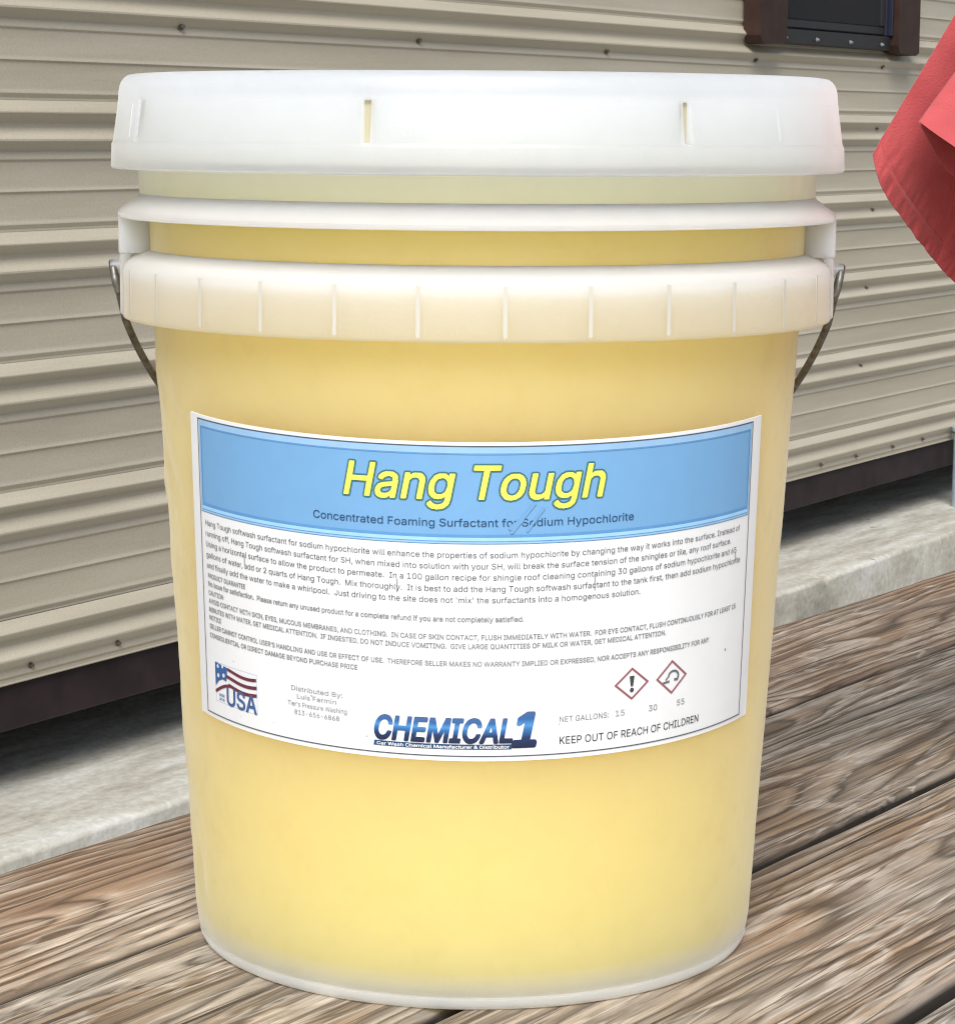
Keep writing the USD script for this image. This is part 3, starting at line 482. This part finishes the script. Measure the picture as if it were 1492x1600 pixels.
# paper: grid slab with thickness
W2, VB, VT = 0.1364, 0.1044, 0.2304
us = np.linspace(-W2, W2, 141); vs = np.linspace(VB, VT, 40)
U, V = np.meshgrid(us, vs, indexing='ij'); curl = 0.00012 * meshkit.fbm(np.stack([U * 40, V * 40, U * 0], -1), 3, 2)
Pf = wrap(np.stack([U.ravel(), V.ravel()], 1), 0.0).reshape(141, 40, 3); nr = Pf * [1, 1, 0]; nr /= np.linalg.norm(nr, axis=-1, keepdims=True)
top_ = Pf + nr * 0.00062; bot_ = Pf - nr * 0.0003
def solid_sheet(T, B):
    a = grid(T); b = grid(B, True); n, m = T.shape[:2]
    def edge(i): return grid(np.stack([T.reshape(-1, 3)[i], B.reshape(-1, 3)[i]], 1))
    idx = np.arange(n * m).reshape(n, m)
    es = [grid(np.stack([T.reshape(-1, 3)[i], B.reshape(-1, 3)[i]], 1), fl) for i, fl in ((idx[:, 0], True), (idx[:, -1], False), (idx[0], False), (idx[-1], True))]
    return cat_(a, b, *es)
paper = obj('label', solid_sheet(top_, bot_), M['paper'], pail, smooth=40)
O1, O2, O3, O4 = 0.00078, 0.00092, 0.00106, 0.00120
stick('banner', sheet(rect(-0.1292, 0.1286, 0.1908, 0.2286), 0.005), O1, M['blue_ink'], paper)
fr = rect(-0.1300, 0.1292, 0.1062, 0.2291); stick('frame_line', sheet(fr.difference(fr.buffer(-0.00045)), 0.005), O2, M['line_ink'], paper)
b0 = rect(-0.1288, 0.1282, 0.1911, 0.2285)
stick('banner_edge', sheet(b0.difference(rect(-0.1279, 0.1273, 0.1917, 0.2262)), 0.005), O2, M['pale_blue_ink'], paper)
stick('banner_edge', sheet(unary_union([rect(-0.1279, 0.1273, 0.1934, 0.1946), rect(-0.1279, 0.1273, 0.1917, 0.1921)]), 0.005), O2, M['mid_blue_ink'], paper)
stick('banner_edge', sheet(rect(-0.1279, 0.1273, 0.1921, 0.1934), 0.005), O2, M['light_blue_ink'], paper)
stick('banner_edge', sheet(unary_union([rect(-0.1279, 0.1273, 0.2256, 0.2262), rect(-0.1279, -0.1273, 0.1946, 0.2256), rect(0.1267, 0.1273, 0.1946, 0.2256)]), 0.005), O2, M['mid_blue_ink'], paper)

def text2d(s, h, bold=False):
    """flat triangles of a line of lettering, origin at the left of the baseline"""
    m = meshkit.text_mesh(s, h, depth=0.001, bold=bold); v, f = np.asarray(m.vertices), np.asarray(m.faces)
    f = f[np.all(v[f][:, :, 2] > 0.0005, axis=1)]; used_, inv = np.unique(f, return_inverse=True)
    return v[used_][:, :2], inv.reshape(-1, 3)
def fit(v2, x0, x1, y, shear=0.0):
    v2 = v2.copy(); v2[:, 0] += shear * v2[:, 1]
    a, b = v2[:, 0].min(), v2[:, 0].max(); v2[:, 0] = x0 + (v2[:, 0] - a) * (x1 - x0) / (b - a); v2[:, 1] += y; return v2
def line(name, s, x0, x1, y, h, m, bold=False, shear=0.0, off=O2, parent=paper):
    v, f = text2d(s, h, bold); return stick(name, (fit(v, x0, x1, y, shear), f), off, M[m], parent)
def tri_union(v, f): return unary_union([Polygon(v[t]).buffer(1e-6) for t in f])
# headline with a dark outline
hv, hf = text2d('Hang Tough', 0.0128, False); hv = fit(hv, -0.0512, 0.0506, 0.2085, 0.19)
hp = tri_union(hv, hf)
stick('headline_outline', sheet(hp.buffer(0.00095), 0.004), O2, M['outline_ink'], paper)
stick('headline', sheet(hp.buffer(0.00026), 0.004), O3, M['yellow_ink'], paper)
line('subtitle', 'Concentrated Foaming Surfactant for Sodium Hypochlorite', -0.0646, 0.0632, 0.1978, 0.0030, 'navy_ink', off=O3)
body = [
 ('Hang Tough softwash surfactant for sodium hypochlorite will enhance the properties of sodium hypochlorite by changing the way it works into the surface. Instead of', 0.1223, 0.1855),
 ('running off, Hang Tough softwash surfactant for SH, when mixed into solution with your SH, will break the surface tension of the shingles or tile, any roof surface.', 0.1161, 0.1811),
 ('Using a horizontal surface to allow the product to permeate.  In a 100 gallon recipe for shingle roof cleaning containing 30 gallons of sodium hypochlorite and 65', 0.1203, 0.1767),
 ('gallons of water, add or 2 quarts of Hang Tough.  Mix thoroughly.  It is best to add the Hang Tough softwash surfactant to the tank first, then add sodium hypochlorite', 0.1235, 0.1722),
 ("and finally add the water to make a whirlpool.  Just driving to the site does not 'mix' the surfactants into a homogenous solution.", 0.0669, 0.1678)]
for s, xe, y in body: line('print_line', s, -0.1262, xe, y, 0.00225, 'grey_ink')
for s, xe, y, h, bo in [('PRODUCT GUARANTEE', -0.1000, 0.1637, 0.0019, True), ('No issue for satisfaction.  Please return any unused product for a complete refund if you are not completely satisfied.', 0.0190, 0.1603, 0.0020, True),
    ('CAUTION', -0.1145, 0.1566, 0.0019, True), ('AVOID CONTACT WITH SKIN, EYES, MUCOUS MEMBRANES, AND CLOTHING.  IN CASE OF SKIN CONTACT, FLUSH IMMEDIATELY WITH WATER.  FOR EYE CONTACT, FLUSH CONTINUOUSLY FOR AT LEAST 15', 0.1216, 0.1532, 0.0019, True),
    ('MINUTES WITH WATER, GET MEDICAL ATTENTION.  IF INGESTED, DO NOT INDUCE VOMITING.  GIVE LARGE QUANTITIES OF MILK OR WATER, GET MEDICAL ATTENTION.', 0.0798, 0.1496, 0.0019, True),
    ('NOTICE', -0.1165, 0.1462, 0.0019, True), ("SELLER CANNOT CONTROL USER'S HANDLING AND USE OR EFFECT OF USE.  THEREFORE SELLER MAKES NO WARRANTY IMPLIED OR EXPRESSED, NOR ACCEPTS ANY RESPONSIBILITY FOR ANY", 0.1041, 0.1426, 0.0019, True),
    ('CONSEQUENTIAL OR DIRECT DAMAGE BEYOND PURCHASE PRICE', -0.0460, 0.1388, 0.0019, True)]: line('print_line', s, -0.1255, xe, y, h, 'faded_ink', bo)
# stray bracket strokes over the body text
for bx, by0, by1 in ((-0.1000, 0.1737, 0.1775), (-0.0298, 0.1712, 0.1765), (0.0470, 0.1712, 0.1765), (0.1197, 0.1728, 0.1772)): stick('bracket_mark', sheet(rect(bx - 0.00015, bx + 0.00015, by0, by1)), O3, M['grey_ink'], paper)
# distributor block
for s, hw, y in (('Distributed By:', 0.0118, 0.1267), ('Luis Fermin', 0.0090, 0.1236), ("Tier's Pressure Washing", 0.0136, 0.1203), ('813-656-6868', 0.0103, 0.1170)):
    line('print_line', s, -0.0642 - hw, -0.0642 + hw, y, 0.0019, 'faded_ink')
# maker's mark
mv, mf = text2d('CHEMICAL', 0.0092, True); mv = fit(mv, -0.0390, 0.0150, 0.1121, 0.20); v1, f1 = text2d('1', 0.0128, True); v1 = fit(v1, 0.0150, 0.0240, 0.1105, 0.20)
mm = tri_union(mv, mf).buffer(0.00022); m1 = tri_union(v1, f1).buffer(0.00055)
grad = lambda lo, hi: (lambda v2: np.stack([v2[:, 0], np.clip((v2[:, 1] - lo) / (hi - lo), 0.004, 0.996)], 1))
stick('maker_mark', sheet(mm, 0.0012), O2, M['mark_ink'], paper, grad(0.1119, 0.1215)); stick('maker_numeral', sheet(m1, 0.0012), O2, M['mark_ink'], paper, grad(0.1099, 0.1240))
bar = Polygon([(-0.0394, 0.1092), (0.0146, 0.1092), (0.0150, 0.1112), (-0.0390, 0.1112)]); stick('mark_bar', sheet(bar), O2, M['navy_ink'], paper)
line('mark_tagline', 'Car Wash Chemical Manufacturer & Distributor', -0.0380, 0.0138, 0.10955, 0.00125, 'white_ink', bold=True, off=O3)
# right block
line('print_line', 'NET GALLONS:', 0.0335, 0.0540, 0.1193, 0.0022, 'faded_ink')
for s, x in (('15', 0.0590), ('30', 0.0743), ('55', 0.0886)): line('print_line', s, x - 0.0020, x + 0.0020, 0.1193, 0.0024, 'faded_ink')
line('print_line', 'KEEP OUT OF REACH OF CHILDREN', 0.0336, 0.0991, 0.1103, 0.0030, 'dark_ink')
for cx, cy, kind in ((0.0641, 0.1318, 0), (0.0835, 0.1317, 1)):
    d = Polygon([(cx, cy + 0.0066), (cx + 0.0079, cy), (cx, cy - 0.0066), (cx - 0.0079, cy)]) if kind == 0 else Polygon([(cx, cy + 0.0070), (cx + 0.0080, cy), (cx, cy - 0.0070), (cx - 0.0080, cy)])
    stick('hazard_diamond', sheet(d.difference(d.buffer(-0.00075))), O2, M['diamond_ink'], paper)
    if kind == 0:
        g = unary_union([Polygon([(cx - 0.0011, cy + 0.0031), (cx + 0.0011, cy + 0.0031), (cx + 0.0005, cy - 0.0011), (cx - 0.0005, cy - 0.0011)]), Point(cx, cy - 0.0026).buffer(0.0009)])
    else:
        arc = LineString([(cx - 0.0017 + 0.0 * t, cy + 0.0005) for t in (0,)] + [(cx + 0.0008 + 0.0026 * math.cos(t), cy + 0.0002 + 0.0022 * math.sin(t)) for t in np.linspace(2.6, -0.5, 14)]).buffer(0.00042)
        g = unary_union([arc, Polygon([(cx - 0.0046, cy - 0.0016), (cx - 0.0012, cy - 0.0012), (cx - 0.0012, cy - 0.0021), (cx - 0.0044, cy - 0.0024)]), LineString([(cx - 0.0030, cy - 0.0008), (cx - 0.0016, cy + 0.0006)]).buffer(0.0003), rect(cx + 0.0012, cx + 0.0032, cy - 0.0018, cy - 0.0008)])
    stick('hazard_symbol', sheet(g), O2, M['dark_ink'] if kind == 0 else M['grey_ink'], paper)
# flag badge
fx0, fx1, fy0, fy1 = -0.1222, -0.0948, 0.1130, 0.1293
wave = lambda x, y, amp=0.0007: y + amp * math.sin((x - fx0) / (fx1 - fx0) * 2 * math.pi * 0.9 + 0.5)
def stripe(xa, xb, y, w, bend=0.0):
    xs = np.linspace(xa, xb, 16); f = lambda x: y + bend * (1 - (x - fx0) / (fx1 - fx0)) ** 2 + 0.0009 * math.sin((x - fx0) / (fx1 - fx0) * 5.2 + 0.7)
    return Polygon([(x, f(x) + w / 2) for x in xs] + [(x, f(x) - w / 2) for x in xs[::-1]])
canton = Polygon([(fx0, fy1 - 0.0003), (fx0 + 0.0090, fy1 - 0.0010), (fx0 + 0.0082, 0.1224), (fx0 + 0.0055, 0.1228), (fx0 + 0.0025, 0.1216), (fx0, 0.1190)])
stars = unary_union([Point(fx0 + 0.0020, 0.1276).buffer(0.0009), Point(fx0 + 0.0055, 0.1281).buffer(0.0008), Point(fx0 + 0.0022, 0.1238).buffer(0.0010), Point(fx0 + 0.0062, 0.1246).buffer(0.0010)])
stick('flag_canton', sheet(canton.difference(stars)), O2, M['flag_blue_ink'], paper)
tail = LineString([(fx0 + 0.0003, 0.1168)] + [(fx0 + 0.0003 + 0.0105 * t, 0.1168 + 0.0042 * math.sin(t * 1.45)) for t in np.linspace(0.1, 1, 8)] ).buffer(0.0006)
low = stripe(fx0 + 0.0098, fx1 + 0.0002, 0.1208, 0.0014)
stick('flag_stripe', sheet(stripe(fx0 + 0.0092, fx1, 0.1272, 0.0013)), O2, M['maroon_ink'], paper)
stick('flag_stripe', sheet(stripe(fx0 + 0.0082, fx1 + 0.0002, 0.1240, 0.0014)), O2, M['maroon_ink'], paper)
stick('flag_stripe', sheet(unary_union([low, tail])), O2, M['maroon_ink'], paper)
uv_, uf = text2d('USA', 0.0072, True); stick('flag_lettering', (fit(uv_, fx0 + 0.0082, fx1 + 0.0002, 0.1128), uf), O2, M['usa_ink'], paper)
line('flag_lettering', 'MADE', fx0 + 0.0027, fx0 + 0.0066, 0.1152, 0.0011, 'usa_ink', True); line('flag_lettering', 'IN THE', fx0 + 0.0027, fx0 + 0.0066, 0.1134, 0.0011, 'usa_ink', True)
bd = rect(fx0 - 0.0001, fx1 + 0.0004, 0.1126, 0.1292); stick('flag_border', sheet(bd.difference(bd.buffer(-0.00012))), O1, M['pale_blue_ink'], paper)
# scuffs of dark grime
sm = unary_union([LineString([(0.0140, 0.1955), (0.0185, 0.2015), (0.0225, 0.2065)]).buffer(0.0007), LineString([(0.0200, 0.1960), (0.0235, 0.2010), (0.0262, 0.2045)]).buffer(0.0005), LineString([(0.0135, 0.1972), (0.0175, 0.2000)]).buffer(0.0009)])
stick('scuff', sheet(sm), O4, M['smear_ink'], paper)
rs = random.Random(7)
specks = [Point(rs.uniform(-0.12, 0.12), rs.uniform(0.108, 0.136)).buffer(rs.uniform(0.0001, 0.00035), 3) for _ in range(14)] + [Point(0.1155, 0.1370).buffer(0.0005, 3)]
for q in specks: stick('speck', sheet(q), O1, M['faded_ink'], paper)

# ------------------------------------------------------------------ red cloth on a post
def rc(a, b):
    """cloth plane: a runs up the left edge, b along the lower hem"""
    C0, H, Lw, Rr = np.array([0.1847, 0.337]), np.array([0.352, 0.640]), np.array([0.352, 0.172]), np.array([0.50, 0.36])
    q = C0 + a[..., None] * (H - C0) + b[..., None] * (Lw - C0) + (a * b)[..., None] * (Rr - H - Lw + C0)
    sag = (1 - np.exp(-b / 0.026)) * (1 - a) ** 5 * smoothstep(1.0, 0.6, b)            # blunt corner: the hem drops before it runs away
    return q + sag[..., None] * np.array([-0.0012, -0.0125])
na, nb = 170, 220
a = np.linspace(0, 1, na) ** 1.6; b = np.linspace(0, 1, nb) ** 1.3
Aa, Bb = np.meshgrid(a, b, indexing='ij'); Q = rc(Aa, Bb)
hem = np.exp(-((Aa - 0.016) / 0.016) ** 2)
puck = (meshkit.fbm(np.stack([Bb * 60, Aa * 22, Aa * 0], -1), 3, 5) - 0.5)
depth = 0.120 + 0.016 * np.sin(Bb * 7.5 - Aa * 2.4 + 0.4) * (0.25 + Bb) + 0.010 * (meshkit.fbm(np.stack([Q[..., 0] * 16, Q[..., 1] * 16, Aa * 0], -1), 3, 3) - 0.5) \
    - 0.0011 * smoothstep(0.027, 0.021, Aa) + 0.0009 * np.exp(-((Aa - 0.0245) / 0.0022) ** 2) + puck * 0.0034 * np.exp(-(Aa / 0.042) ** 2) - 0.022 * np.clip(1 - Bb / 0.22, 0, 1) ** 2 * 0.3
depth += 0.050 * smoothstep(0.02, 0.35, Bb) * smoothstep(0.40, 0.0, Aa)             # lower part tucks back
PT = np.stack([Q[..., 0], depth, Q[..., 1]], -1)
stitch = puck * 0.0022 * np.exp(-(Aa / 0.03) ** 2); PT[..., 2] += stitch
cl = thing('red_cloth', 'red cloth with a puckered stitched hem hanging right of the pail', 'cloth')
obj('cloth_panel', solid_sheet(PT, PT + [0, 0.0012, 0]), M['cloth'], cl, smooth=40)
# folded-over pocket with an open mouth
T0 = np.array([0.2022, 0.3520]); eu = np.array([0.0155, 0.0218]); eb = np.array([0.0166, -0.0144])
pa, pb = np.linspace(0, 9, 60), np.linspace(0, 7, 60); PA, PB = np.meshgrid(pa, pb, indexing='ij')
def pouch(drop, dep):
    q = T0 + PA[..., None] * eu * 0.62 + PB[..., None] * eb
    bow = np.sin(np.clip(PB / 2.0, 0, 1) * math.pi) * np.exp(-PA / 1.2)
    z = q[..., 1] + bow * drop
    y = dep * smoothstep(0, 1.1, PB) * np.exp(-PA * 0.12)
    return q[..., 0], y, z
xq, yq, zq = pouch(0.0004, 1.0); wob = 0.002 * (meshkit.fbm(np.stack([PA * 2.2, PB * 2.2, PA * 0], -1), 3, 8) - 0.5)
near = np.stack([xq, 0.094 - 0.020 * yq + wob - 0.0012 * np.exp(-(PA / 0.3) ** 2), zq], -1)
xq, yq, zq = pouch(-0.0085, 1.0); far = np.stack([xq, 0.0965 + 0.012 * yq, zq - 0.0 * yq], -1)
obj('folded_flap', solid_sheet(near, near + [0, 0.0011, 0]), M['cloth'], cl, smooth=40)
obj('folded_flap', solid_sheet(far, far + [0, 0.0011, 0]), M['cloth'], cl, smooth=40)
obj('hook', tube([(0.352 + 0.004 * 0, 0.118, 0.636), (0.352, 0.112, 0.633), (0.352, 0.108, 0.638), (0.352, 0.110, 0.648), (0.358, 0.120, 0.655), (0.372, 0.125, 0.655)], 0.002, 8), M['wire'], cl, smooth=40)
ps = thing('timber_post', 'square weathered timber post on the deck right of the red cloth', 'post')
c0 = [(0.376, 0.08), (0.458, 0.08), (0.462, 0.084), (0.462, 0.166), (0.458, 0.17), (0.376, 0.17), (0.372, 0.166), (0.372, 0.084), (0.376, 0.08)]
pz = np.linspace(0.0003, 1.0, 12); per = np.r_[0, np.cumsum([math.dist(c0[i], c0[i + 1]) for i in range(8)])]
PP = np.array([[[x, y, z] for x, y in c0] for z in pz]); PU = np.array([[[z, (u % 0.09) - 0.045] for u in per] for z in pz]).reshape(-1, 2)
obj('post_shaft', grid(PP, True), WOOD[1], ps, uv=PU)
obj('post_cap', boxm(0.366, 0.468, 0.074, 0.176, 1.0005, 1.018, 0.003), M['joist'], ps)
